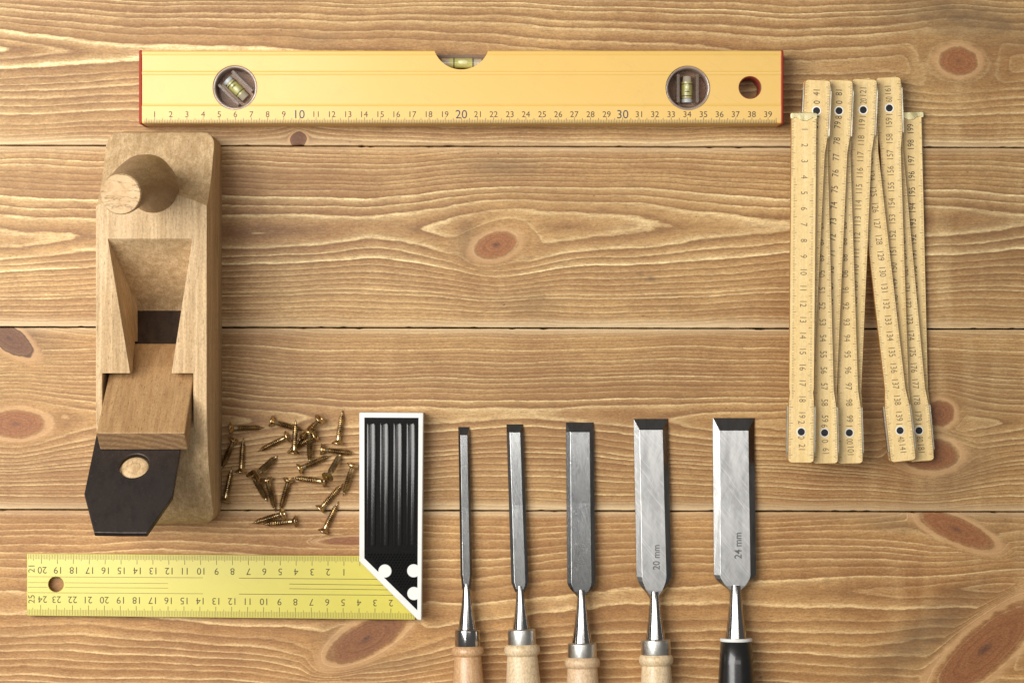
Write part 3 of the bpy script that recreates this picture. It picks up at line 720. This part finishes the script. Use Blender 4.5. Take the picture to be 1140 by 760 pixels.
# ------------------------------------------------------------------ try square
def build_square():
    ZB = 11.0; ZS = 26.0
    loc = (T(437, 575, 0)[0], T(437, 575, 0)[1], 0)
    th = thing('try_square', 'try square with yellow scale blade and black ribbed stock edged in white', 'try square', loc)
    q = lambda px, py, z: T(px, py, z)[:2]
    # blade
    out = [q(30, 616, ZB), q(425, 618.6, ZB), q(462, 655, ZB), q(462, 689.3, ZB), q(30, 684.7, ZB)]
    mb = MB(); mb.prism(out, ZB - 3.0, ZB, 'rule_yellow')
    hx, hy = q(62.3, 650, ZB)
    c = MB(); c.prism([(hx + 8.6 * math.cos(2 * math.pi * k / 40), hy + 8.6 * math.sin(2 * math.pi * k / 40)) for k in range(40)], -10, 40, 'rule_yellow')
    me = evaluated(mb.mesh('blade', loc), [('cut', c.mesh('c', loc)), ('bevel', .35, 1)])
    me.materials.clear(); me.materials.append(M['rule_yellow'])
    for p in me.polygons: p.material_index = 0
    mk = MB(); Z = ZB + .12
    slope = (689.3 - 684.7) / 432.0        # blade runs slightly downhill to the right
    st = (616, 618.6)
    def yt(px, off): return 616 + (px - 30) * .0068 + off
    def yb(px, off): return 684.7 + (px - 30) * .0103 - off
    def L_(px0, py0, px1, py1, w, m):
        a = q(px0, py0, ZB); b = q(px1, py1, ZB); line(mk, a[0], a[1], b[0], b[1], Z, w, m)
    # upper scale: 0 at 400, lower: 0 at 470 (numbers upside down)
    sp = 17.72
    for i in range(0, 209):
        px = 400.6 - i * sp / 10
        if px < 31: break
        ln = 6.0 if i % 5 else 7.5
        if i % 10 == 0: ln = 11.0
        L_(px, yt(px, .5), px, yt(px, ln), .55, 'rule_tick' if i % 10 else 'rule_line')
    for i in range(2, 249):
        px = 470.6 - i * sp / 10
        if px < 31: break
        ln = 7.0 if i % 5 else 9.0
        if i % 10 == 0: ln = 12.0
        if px > 446: ln = min(ln, 7)
        L_(px, yb(px, .6), px, yb(px, ln), .55, 'rule_tick' if i % 10 else 'rule_line')
    for i in range(1, 21):
        px = 400.6 - i * sp
        a = q(px - (2.2 if i == 20 else 0) + (3 if i == 20 else 0), yt(px, 18.2), ZB); text(mk, str(i), a[0], a[1], Z, 7.4, math.pi, 'rule_line', False, 1.0)
    for i in range(2, 25):
        px = 470.6 - i * sp
        a = q(px + (2.0 if i == 24 else 0), yb(px, 18.0), ZB); text(mk, str(i), a[0], a[1], Z, 7.4, math.pi, 'rule_line', False, 1.0)
    a = q(35, 633, ZB); text(mk, '21', a[0], a[1], Z, 7.0, math.radians(90), 'rule_line')
    a = q(35, 666.5, ZB); text(mk, '25', a[0], a[1], Z, 7.0, math.radians(90), 'rule_line')
    for off, e1, s2, e2 in ((25.5, 226, 266, 431), (32.0, 187, 322, 438), (37.2, 187, 322, 443), (43.2, 226, 266, 449)):
        px0 = 30.5
        if abs(off - 32) < 6:
            L_(31, 616 + off, 53, 616 + off + .1, .5, 'rule_tick'); L_(72, 616 + off + .2, e1, 616 + off + 1, .5, 'rule_tick')
        else: L_(31, 616 + off, e1, 616 + off + 1.2, .55, 'rule_tick')
        L_(s2, 616 + off + 1.6, e2, 616 + off + 3, .6, 'rule_line')
    join_marks(me, mk, loc)
    part('blade', me, th)
    # stock
    O = [q(400, 459, ZS), q(471.3, 459.5, ZS), q(469.2, 690, ZS), q(465, 689.6, ZS), q(400, 624.5, ZS)]
    I = [q(405.6, 464.5, ZS), q(466, 464.8, ZS), q(464.6, 679, ZS), q(405.6, 621, ZS)]
    mb = MB(); mb.prism(O, 0.3, ZS, 'white')
    c = MB(); c.prism(I, ZS - 3, ZS + 10, 'white')
    me = evaluated(mb.mesh('stock', loc), [('bevel', 1.0, 2), ('cut', c.mesh('c', loc))])
    me.materials.clear(); me.materials.append(M['white'])
    for p in me.polygons: p.material_index = 0
    stock = part('stock', me, th)
    g = MB(); I2 = [(x * 1, y * 1) for x, y in I]
    g.prism(I2, ZS - 3.2, ZS - 1.3, 'black')
    # ribs
    for px, rw in ((413.4, 5.4), (428.0, 5.4), (443.0, 5.4), (457.6, 5.4)):
        x, y0 = q(px, 471, ZS); x1, y1 = q(px - .6, 608, ZS)
        rings = []
        for s_, y, e in ((0, y0, .15), (.02, y0 - 2.5, 1), (.98, y1 + 2.5, 1), (1, y1, .15)):
            rings.append([(x + (x1 - x) * s_ + rw * a_, y, ZS - 1.5 + 1.4 * e * b_) for a_, b_ in ((-1, 0), (-.93, .55), (-.8, .9), (-.62, 1.0), (-.4, .8), (-.2, .35), (.25, .3), (.45, .75), (.65, .92), (.85, .8), (.95, .5), (1, 0))])
        g.loft(rings, 'black_gloss', True)
    # knurled field
    import itertools
    for r_ in range(0, 22):
        for c_ in range(0, 18):
            px = 410 + c_ * 3.6 + (r_ % 2) * 1.8; py = 617 + r_ * 3.0
            if px > 463 or px < 408: continue
            if py - 619 > (px - 405) * 0.98 - 5: continue
            if any((px - dx) ** 2 + (py - dy) ** 2 < 8.6 ** 2 for dx, dy in ((428.6, 635.3), (460.8, 635), (461, 660))): continue
            x, y = q(px, py, ZS)
            z0 = ZS - 1.32; h_ = .95; a_ = 1.5
            g.add([(x - a_, y - a_ * .4, z0), (x, y - a_, z0), (x + a_, y + a_ * .4, z0), (x, y + a_, z0), (x - .2, y, z0 + h_)], [[0, 1, 4], [1, 2, 4], [2, 3, 4], [3, 0, 4]], 'black')
    part('grip_panel', g.mesh('grip_panel', loc), stock)
    for px, py in ((428.6, 635.3), (460.6, 635.0), (460.8, 660.3)):
        d = MB(); x, y = q(px, py, ZS)
        d.tube([((x, y, ZS - 3), 7.3), ((x, y, ZS - .5), 7.3), ((x, y, ZS - .12), 6.9)], 'white', 36, False)
        part('rivet', d.mesh('rivet', loc), stock)
build_square()

# ------------------------------------------------------------------ folding rule
def build_rule():
    TH = 7.0
    loc = (T(957, 300, 0)[0], T(957, 300, 0)[1], 0)
    th = thing('folding_rule', 'folded yellow wooden rule with fanned numbered strips, right of the spirit level', 'folding rule', loc)
    bot = [(892, 480.5), (918, 481.5), (945.5, 481.5), (1002, 479), (1023, 479)]
    top = [(909, 123.5), (934, 123.5), (961, 122.5), (990, 120.5)]
    # strip i runs from joint a(i) to joint b(i); numbers rise from a to b
    ends = []
    startA = (895.2, 124 + 4); endJ = (1014, 127)
    for i in range(10):
        if i == 0: a, b = startA, bot[0]
        elif i == 9: a, b = bot[4], endJ
        elif i % 2: a, b = bot[(i - 1) // 2], top[(i - 1) // 2]
        else: a, b = top[i // 2 - 1], bot[i // 2]
        ends.append((a, b))
    for i, (a, b) in enumerate(ends):
        zt = TH * (10 - i) - .3; zb = zt - TH + 1.7
        A = Vector(T(a[0], a[1], zt)[:2]); B = Vector(T(b[0], b[1], zt)[:2])
        d = (B - A).normalized(); s = Vector((-d.y, d.x))      # s = left of the run
        Lr = (B - A).length
        def P(u, w): q = A + d * u + s * w; return (q.x, q.y)
        over = 34.5 * (1 - zt / DP)
        ua = -over if i > 0 else -1.5; ub = Lr + over if i < 9 else Lr + 1.5
        we, wm = 13.9, 11.5
        def outline():
            left = []
            tab = [(ua, we - 3.2), (ua + 1.2, we - 1.0), (ua + 3, we)]
            if i > 0: tab += [(ua + 60, we), (ua + 80, wm)]
            else: tab = [(ua, we - .2), (ua + 1, we)]
            tab += ([(ub - 80, wm), (ub - 60, we)] if i < 9 else [(ub - 4, wm + .6)])
            if i == 0: tab = [(ua, we - .3), (ua + 1, we - .1), (ub - 80, we - .3), (ub - 76, we - 1), (ub - 68, we - .2), (ub - 60, we)]
            if i < 9: tab += [(ub - 3, we), (ub - 1.2, we - 1.0), (ub, we - 3.2)]
            else: tab += [(ub - 1, we - .6), (ub, we - 1)]
            return [P(u, w) for u, w in tab] + [P(u, -w) for u, w in tab[::-1]]
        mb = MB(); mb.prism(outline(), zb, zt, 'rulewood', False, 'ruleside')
        me = evaluated(mb.mesh('strip', loc), [('bevel', .5, 1)])
        mk = MB(); Z = zt + .07
        cm = Lr / 20.0 if 0 < i < 9 else (Lr + (0)) / 20.15
        n0 = 20 * i
        base = 0.0
        if i == 0: cm = (Lr + 1.5) / 20.05; base = -1.5
        if i == 9: cm = (Lr) / 20.05
        ang = math.atan2(d.y, d.x)
        inkm = 'rule_ink_dark' if i in (1, 3, 9) else 'rule_ink'
        k_lo = -2 if i > 0 else 1; k_hi = 21 if i < 9 else 19
        for k in range(k_lo, k_hi + 1):
            u = base + k * cm + (2.2 if i > 0 else 0)
            num = n0 + k
            if i == 0 and k == 0: continue
            if k == 0 or k == 20:
                sN = str(n0 + k)
                # the round figure is split by the rivet: first digits before it, last digit after
                m_ = -8.8; 
                x, y = P(u - (9.4 if len(sN) < 3 else 9.4), -.4 + .6); text(mk, sN[:-1] if len(sN) < 3 else sN[:-2], x, y, Z, 7.0, ang, inkm, False, .8)
                x, y = P(u + (7.0 if len(sN) < 3 else 7.4), 0.2); text(mk, sN[-1:] if len(sN) < 3 else sN[-2:], x, y, Z, 7.0, ang, inkm, False, .8 if len(sN) < 3 else .62)
                continue
            w_off = 1.0
            x, y = P(u, w_off)
            if ub - u < 3 or u - ua < 3: continue
            text(mk, str(num), x, y, Z, 7.0, ang, inkm, False, .80)
        for k in range(int((ua + 2 - base) / cm * 10), int((ub - 2 - base) / cm * 10)):
            u = base + k * cm / 10
            if abs(u) < 6 and i > 0 or abs(u - Lr) < 6 and i < 9: pass
            nw = wm if (ua + 70 < u < ub - 70) else we
            if k % 10 == 0: continue
            if k % 5 == 0:
                for sg in (-1, 1):
                    p0 = P(u, sg * (nw - .8)); p1 = P(u, sg * (nw - 4.6)); line(mk, p0[0], p0[1], p1[0], p1[1], Z, .55, 'rule_ink')
            else:
                for sg in (-1, 1):
                    p0 = P(u, sg * (nw - .8)); p1 = P(u, sg * (nw - 2.8)); line(mk, p0[0], p0[1], p1[0], p1[1], Z, .38, 'rule_ink')
        join_marks(me, mk, loc)
        # numbers past the edges of the strip are clipped by construction
        st = part('strip', me, th)
        # rivets: visible eyelet at both joints
        for (u, on) in ((0.0, i > 0), (Lr, i < 9)):
            if not on: continue
            r = MB(); x, y = P(u, 0)
            r.disc(x, y, zt + .35, 5.0, 'rivet_ring', 32, 3.9); r.tube([((x, y, zt - .2), 5.3), ((x, y, zt + .35), 5.0)], 'rivet_ring', 32, True, False, False)
            r.disc(x, y, zt + .12, 4.8, 'hole', 32)
            part('rivet', r.mesh('rivet', loc), st)
        # spring plate between this strip and the next
        if i < 9:
            h = MB()
            tab = [(Lr - 28, 14.9), (Lr + over - 10, 15.3), (Lr + over - 4, 14.6)]
            h.prism([P(u, w) for u, w in tab] + [P(u, -w) for u, w in tab[::-1]], zb - .95, zb - .05, 'spring')
            for sg in (-1, 1):
                w0, w1 = sg * 14.0, sg * 15.6
                h.prism([P(Lr - 27, w0), P(Lr + 22, w0), P(Lr + 22, w1), P(Lr - 27, w1)], zb - 2.6, zt - 1.4, 'spring')
            part('hinge_plate', h.mesh('hinge_plate', loc), st)
        if i in (0, 9):
            h = MB(); u0 = ua - .8 if i == 0 else ub + .8; dr = 1 if i == 0 else -1
            tab = [(0, -13.4), (1.2, -14.6), (6, -14.5), (7.0, -12), (5.2, -10.2), (6.6, -6), (8.8, -3), (9.2, 3), (7.0, 7), (5.4, 10.0), (7.4, 12.2), (6.2, 14.5), (1.2, 14.6), (0, 13.2)]
            h.prism([P(u0 + dr * a_, b_ * .98) for a_, b_ in tab], zb - .2, zt + .55, 'brass')
            part('end_tip', evaluated(h.mesh('end_tip', loc), [('bevel', .5, 2)]), st)
build_rule()

# ------------------------------------------------------------------ chisels
def build_chisel(label, axis, w, b, ytip, yshould, yneck, yferr, yferr2, ybead, steel, hw, fw, handle, mark=None, kind='wood', neck=(4.6, 8.8), tiltx=0.0, thick=7.0, dark=None):
    (ax0, ay0), (ax1, ay1) = axis                 # seen centre line: tip -> bottom of the picture
    cx = lambda py: ax0 + (ax1 - ax0) * (py - ay0) / (ay1 - ay0)
    loc = (T(cx(600), 0, 0)[0], T(0, 600, 0)[1], 0)
    th = thing('wood_chisel', label, 'chisel', loc, 'wood chisels laid in a row')
    RH = hw * .5 + 5.0                             # the widest part of the handle lies on the table
    zax = lambda py: 1.0 + (RH - 1.0) * (py - ytip) / (ybead + 80 - ytip)
    zb = lambda py: max(.25, zax(py) - 2.6)
    B = MB(); hwid = w / 2
    def sec(py, hb, ht, t_, hs=1.3):
        z0 = zb(py); z1 = z0 + t_
        c, y, _ = T(cx(py), py, z1)
        k = 1 - z1 / DP
        return [(c - hb * k, y, z0), (c + hb * k, y, z0), (c + hb * k, y, z0 + min(t_ - b * .64 if t_ > 4 else hs, t_ * .6)), (c + ht * k, y, z1), (c - ht * k, y, z1), (c - hb * k, y, z0 + min(t_ - b * .64 if t_ > 4 else hs, t_ * .6))]
    tb = 10.5 if w > 20 else 9.0
    if w > 25: tb = 10.5 + (w - 30) * .22
    S = [sec(ytip, hwid, hwid - .25, .7, .4), sec(ytip + tb, hwid, hwid - b, thick, 1.4), sec(ytip + 90, hwid + .1, hwid - b * .98, thick, 1.6), sec(yshould, hwid + .3, hwid - b * .9, thick, 2.0)]
    ln = yneck - yshould
    S += [sec(yshould + ln * .22, hwid * .93, max(hwid - b - .3, 2.2), thick, 2.4), sec(yshould + ln * .45, hwid * .72 + 1.2, max((hwid - b) * .82, 2.2), thick, 3), sec(yshould + ln * .62, hwid * .50 + 2.2, max((hwid - b) * .68, 2.0), thick, 3.4), sec(yshould + ln * .82, hwid * .22 + 3.9, max((hwid - b) * .42, 1.8), thick - .2, 3.6), sec(yneck, neck[0] + .3, 1.6, thick - .6, 3.6), sec(yneck + 7, neck[0] - .4, 1.2, thick - 1.6, 3.0)]
    B.loft(S, steel, False)
    me = evaluated(B.mesh('blade', loc), [('bevel', .35, 2, 12)])
    me.materials.append(M['steel_shaded_bevel'])
    ytw = (T(0, ytip + tb, 4)[1] - loc[1]) * K
    for p in me.polygons:  # tip and right-hand facets take the steel with painted-in shade, left ones don't
        if (p.center.y > ytw - .0002 and p.normal.y > .2) or (p.normal.x > .25 and p.normal.z > .1): p.material_index = 1
    if mark:
        mk = MB(); s_, px, py, h_, mm, ang = mark
        def zf(X, Y):
            pyy = 380 - Y / (1 - (thick + zb(py)) / DP); return zb(pyy) + thick + .10
        zz = zb(py) + thick; x, y, _ = T(px, py, zz)
        text(mk, s_, x, y, zf, h_, math.radians(ang), mm, True, .92)
        join_marks(me, mk, loc)
    part('blade', me, th)
    # neck
    N = MB(); path = []
    for k in range(0, 13):
        t_ = k / 12; py = yneck - 8 + (yferr - yneck + 8.5) * t_
        r = neck[0] + (neck[1] - neck[0]) * (t_ ** 1.5)
        z = zax(py) + 1.0; x, y, _ = T(cx(py), py, z)
        path.append(((x, y, z), r * (1 - z / DP)))
    z = path[-1][0][2]
    N.tube(path, 'chrome', 28)
    part('shank', N.mesh('shank', loc), th)
    def at(py):
        z = zax(py) + 1.0; x, y, _ = T(cx(py), py, z); return (x, y, z)
    k_ = 1 - 20 / DP
    F = MB()
    if kind == 'wood':
        prof = [(yferr, fw * .36), (yferr + .2, fw * .5 - .9), (yferr + 1.0, fw * .5 - .1), (yferr + 2, fw * .5), (yferr2 - .5, fw * .5 + .3), (yferr2 + .6, fw * .5)]
        F.tube([(at(py), r * k_) for py, r in prof], 'ferrule' if handle[1] != 'chrome' else 'chrome', 40)
        part('ferrule', F.mesh('ferrule', loc), th)
        bw = hw * .5
        prof = [(yferr2, fw * .5), (yferr2 + .3, bw - 3.4), (yferr2 + 1.6, bw - 1.6), (yferr2 + 3.6, bw - .4), (yferr2 + 6.3, bw), (yferr2 + 9.0, bw - .4), (ybead - 1.7, bw - 1.6), (ybead - .6, bw - 3.0), (ybead, bw - 3.4), (ybead + .8, bw - 3.0),
                (ybead + 18, bw - 1.8), (ybead + 50, bw + .8), (ybead + 100, bw + 3.5), (ybead + 140, bw + 2.2), (ybead + 165, bw - 1.5), (ybead + 176, bw - 7), (ybead + 179, bw - 12), (ybead + 180, 1)]
    else:
        prof = [(yferr, fw * .5 - .8), (yferr + .6, fw * .5 - .1), (yferr + 2.6, fw * .5), (yferr2, fw * .5 - .4)]
        F.tube([(at(py), r * k_) for py, r in prof], 'white', 40)
        part('collar', F.mesh('collar', loc), th)
        bw = hw * .5
        prof = [(yferr2, bw - 3.0), (yferr2 + .8, bw - 1.9), (yferr2 + 25, bw - .2), (yferr2 + 50, bw + 1.5), (yferr2 + 100, bw + 4.0), (yferr2 + 150, bw + 3.0), (yferr2 + 172, bw - 1.5), (yferr2 + 182, bw - 7), (yferr2 + 186, 1)]
    Hn = MB(); Hn.tube([(at(py), r * k_) for py, r in prof], handle[0], 48)
    part('handle', Hn.mesh('handle', loc), th)

build_chisel('narrowest chisel in the row, with a shiny tan handle, nearest the try square', ((516.3, 475), (521.3, 760)), 12.6, 2.6, 475, 640, 657, 700, 718.5, 730.5, 'steel_dark', 36, 28, ('maple_tan', 'chrome'), neck=(4.0, 10.5), thick=7.5)
build_chisel('second narrowest chisel, pale handle and a fine scratch across its blade', ((573, 472), (582.5, 760)), 18.6, 3.6, 472, 648, 660, 699.5, 716.8, 730, 'steel_mid', 40, 31, ('maple', 'ferrule'), neck=(4.2, 9.8))
build_chisel('middle chisel of the row with a dark pitted steel blade', ((645.5, 470), (648.5, 760)), 31.0, 4.8, 470, 649, 664, 715, 731, 743.5, 'steel_dark', 39.5, 32, ('maple_pink', 'ferrule'), ('16 mm', 646.5, 618, 7.0, 'etch_soft', 90), neck=(4.8, 11.5))
build_chisel('wide chisel with a pale turned handle, second broadest blade, marked 20 mm', ((724.6, 466), (731, 760)), 38.4, 6.3, 466, 642, 666, 711, 727.5, 740.5, 'steel_bright', 38.5, 33, ('maple', 'ferrule'), ('20 mm', 730.6, 620, 7.4, 'etch', 90), neck=(5.4, 11.2))
build_chisel('broadest chisel with black handle and white collar, marked 24 mm', ((817, 465), (820, 760)), 46.5, 7.2, 465, 640, 659, 710, 713.4, 720, 'steel_bright', 38.5, 36, ('ebonite', ''), ('24 mm', 821.5, 607, 7.8, 'etch', 90), kind='black', neck=(6.2, 12.2))

# ------------------------------------------------------------------ screws
def screw_meshes():
    L = 39.0
    sh = MB(); prof = [(1.0, 3.2), (4.2, 2.7), (9.0, 2.6)]
    x = 9.0
    while x < 35.0:
        k = 1.0 if x < 29 else max(.35, 1 - (x - 29) / 9.0)
        prof += [(x, 2.1 * k), (x + .95, 3.65 * k), (x + 1.2, 3.65 * k)]
        x += 2.1
    prof += [(35.6, 1.0), (L, .15)]
    sh.tube([((u, 0, 0), r) for u, r in prof], 'screw', 18, False)
    me_s = sh.mesh('shank', (0, 0, 0))
    hd = MB(); hd.tube([((u, 0, 0), r) for u, r in [(-.2, 6.3), (.15, 6.9), (.7, 7.0), (4.6, 2.9), (4.9, 2.5)]], 'screw', 32, False)
    cr = MB()
    for a in (0, 1):
        w = 1.0; l = 3.9
        if a: cr.prism([(-2, -l), (2.4, -l * .7), (2.4, l * .7), (-2, l)], -w, w, 'hole')
        else:
            cr.add([(-2, -w, -l), (-2, w, -l), (-2, w, l), (-2, -w, l), (2.4, -w, -l * .7), (2.4, w, -l * .7), (2.4, w, l * .7), (2.4, -w, l * .7)],
                   [[0, 1, 2, 3], [7, 6, 5, 4], [0, 4, 5, 1], [1, 5, 6, 2], [2, 6, 7, 3], [3, 7, 4, 0]], 'hole')
    me_h = hd.mesh('head', (0, 0, 0))
    m1 = MB(); m1.prism([(-2, -3.9), (2.4, -2.7), (2.4, 2.7), (-2, 3.9)], -1, 1, 'screw')
    m2 = MB(); m2.add([(-2, -1, -3.9), (-2, 1, -3.9), (-2, 1, 3.9), (-2, -1, 3.9), (2.4, -1, -2.7), (2.4, 1, -2.7), (2.4, 1, 2.7), (2.4, -1, 2.7)],
                      [[0, 1, 2, 3], [7, 6, 5, 4], [0, 4, 5, 1], [1, 5, 6, 2], [2, 6, 7, 3], [3, 7, 4, 0]], 'screw')
    me_h = evaluated(me_h, [('cut', m1.mesh('a', (0, 0, 0))), ('cut', m2.mesh('a', (0, 0, 0)))])
    return me_s, me_h
SCREWS = [  # head x,y, tip x,y, extra height, which end is raised (+ head up, - tip up), label
    (255.5, 476.5, 297, 475.8, 0, 0, 'brass coloured screw lying level, its tip pointing right, top left of the screw pile'),
    (260.5, 489, 245.8, 523, 0, 0, 'dark screw with head up, slanting beside the hand plane'),
    (268, 526, 270.8, 487.5, 0, 0, 'upright pointing screw left of the pile, head at its lower end'),
    (250.2, 558.5, 258, 521, 0, 0, 'lowest screw beside the hand plane, tip pointing up'),
    (300.8, 468.5, 337, 478.6, 0, 0, 'screw at the top of the pile whose tip runs right under an upright screw'),
    (320.8, 485.6, 285.2, 503.2, 0, 0, 'screw pointing down and left, its cross slot showing, left of the crossed cluster'),
    (356.5, 466, 329, 494, 5, 1, 'screw with its head highest in the crossed cluster, tip down to the left'),
    (327.2, 505.5, 329.3, 468, 7, 0, 'upright pointing screw lying on top of the crossed cluster, bright threads'),
    (351.8, 485, 317.5, 504, 2, 1, 'screw crossing under the cluster, small head at its right'),
    (344.7, 478.5, 344.8, 515, 5, 0, 'dark screw with coarse threads, pointing straight down from the cluster'),
    (375.8, 494.5, 381.8, 455.3, 0, 0, 'tallest reaching screw, tip pointing up beside the try square'),
    (357, 500, 396, 504.8, 0, 0, 'screw lying nearly level with its tip almost touching the try square'),
    (332, 522, 368.8, 506.5, 1, 0, 'screw pointing up and right from the middle of the pile'),
    (284, 529, 308, 508, 0, 1, 'screw pointing up and right from between two dark screw heads'),
    (280, 526.5, 299, 560.5, 7, 1, 'dark screw pointing down and right, head resting on another screw'),
    (297, 532.5, 306.8, 570, 2, 0, 'dark screw pointing steeply down just right of its twin'),
    (321.5, 533, 311, 571.5, 0, 0, 'screw slanting down and left across the board seam'),
    (362.5, 536, 327, 531.5, 0, 0, 'level screw in the lower middle, tip pointing left'),
    (364.5, 531, 379.5, 505.5, 3, 1, 'short looking screw standing off the level one, tip pointing up right'),
    (393.2, 516.5, 381, 555, 1.5, 0, 'screw nearest the try square, head at top and tip down'),
    (355.8, 567, 382.8, 537, 0, 0, 'upper one of two screws pointing up right across the seam'),
    (359.5, 592.5, 376.5, 558.5, 0, 0, 'lowest right screw, head down by the brown streak in the board'),
    (315.5, 571.5, 281, 582.3, 2.5, 1, 'upper one of two screws at the bottom pointing left'),
    (330, 580, 290.5, 583.5, 0, 0, 'lower one of two screws at the bottom pointing left, big head at right'),
]
def build_screws():
    ms, mh = screw_meshes()
    proto = None
    for k, (hx, hy, tx, ty, dz, up, label) in enumerate(SCREWS):
        zh, zt_ = 7.0 + dz * (1.4 if up >= 0 else .2), 1.4 + dz * (.9 if up == 0 else .0)
        if k in (7,): zt_ = 12
        H_ = Vector(T(hx, hy, zh)); Tt = Vector(T(tx, ty, zt_))
        d = Tt - H_
        if d.length < 38.5 and up == 1:            # foreshortened: lift the head until the screw has its full length
            hz = math.sqrt(max(0, 38.5 ** 2 - (d.x ** 2 + d.y ** 2))); zh = max(zh, min(zt_ + hz, 26)); H_ = Vector(T(hx, hy, zh)); d = Tt - H_
        d.normalize()
        rot = Vector((1, 0, 0)).rotation_difference(d).to_matrix().to_4x4() @ Matrix.Rotation(random.uniform(0, 6.28), 4, 'X')
        if proto is None:
            r = thing('screw', label, 'screw', (0, 0, 0), 'loose countersunk screws in a pile'); proto = r
            part('shank', ms, r); part('head', mh, r)
        else:
            r = proto.copy(); COL.objects.link(r); r['label'] = label
            for ch in list(proto.children):
                c = ch.copy(); COL.objects.link(c); c.parent = r
        r.matrix_world = Matrix.Translation(H_ * K) @ rot
build_screws()

# ------------------------------------------------------------------ light, camera, world
def area(name, loc, target, sx, sy, power, color):
    l = bpy.data.lights.new(name, 'AREA'); l.shape = 'RECTANGLE'; l.size = sx; l.size_y = sy; l.energy = power; l.color = color
    o = bpy.data.objects.new(name, l); COL.objects.link(o); o.location = loc
    o.rotation_euler = (Vector(target) - Vector(loc)).to_track_quat('-Z', 'Y').to_euler()
    return o
area('softbox', (-0.80, 0.22, 1.15), (-.30, 0.05, 0), 0.80, 1.15, 29.0, (1.0, .97, .92))
area('chisel_reflection_lamp', (0.30, 0.20, 1.60), (0.30, 0.20, 0), 1.1, 0.25, 4.0, (1.0, .97, .93))  # added lamp, narrowed so the chisel faces mirror it and the level doesn't
w = bpy.data.worlds.new('World'); sc.world = w; w.use_nodes = True
bg = w.node_tree.nodes['Background']; bg.inputs[0].default_value = (1.0, .95, .88, 1); bg.inputs[1].default_value = .15

cam = bpy.data.cameras.new('camera'); co = bpy.data.objects.new('camera', cam); COL.objects.link(co)
co.location = (0, 0, DP * K); co.rotation_euler = (0, 0, 0)
cam.sensor_fit = 'HORIZONTAL'; cam.sensor_width = 36.0; cam.lens = 36.0 * DP / 1140.0
cam.clip_start = .05; cam.clip_end = 20
sc.camera = co
sc.render.resolution_x = 1024; sc.render.resolution_y = 682
sc.view_settings.view_transform = 'Standard'; sc.view_settings.look = 'None'; sc.view_settings.exposure = 0; sc.view_settings.gamma = 1
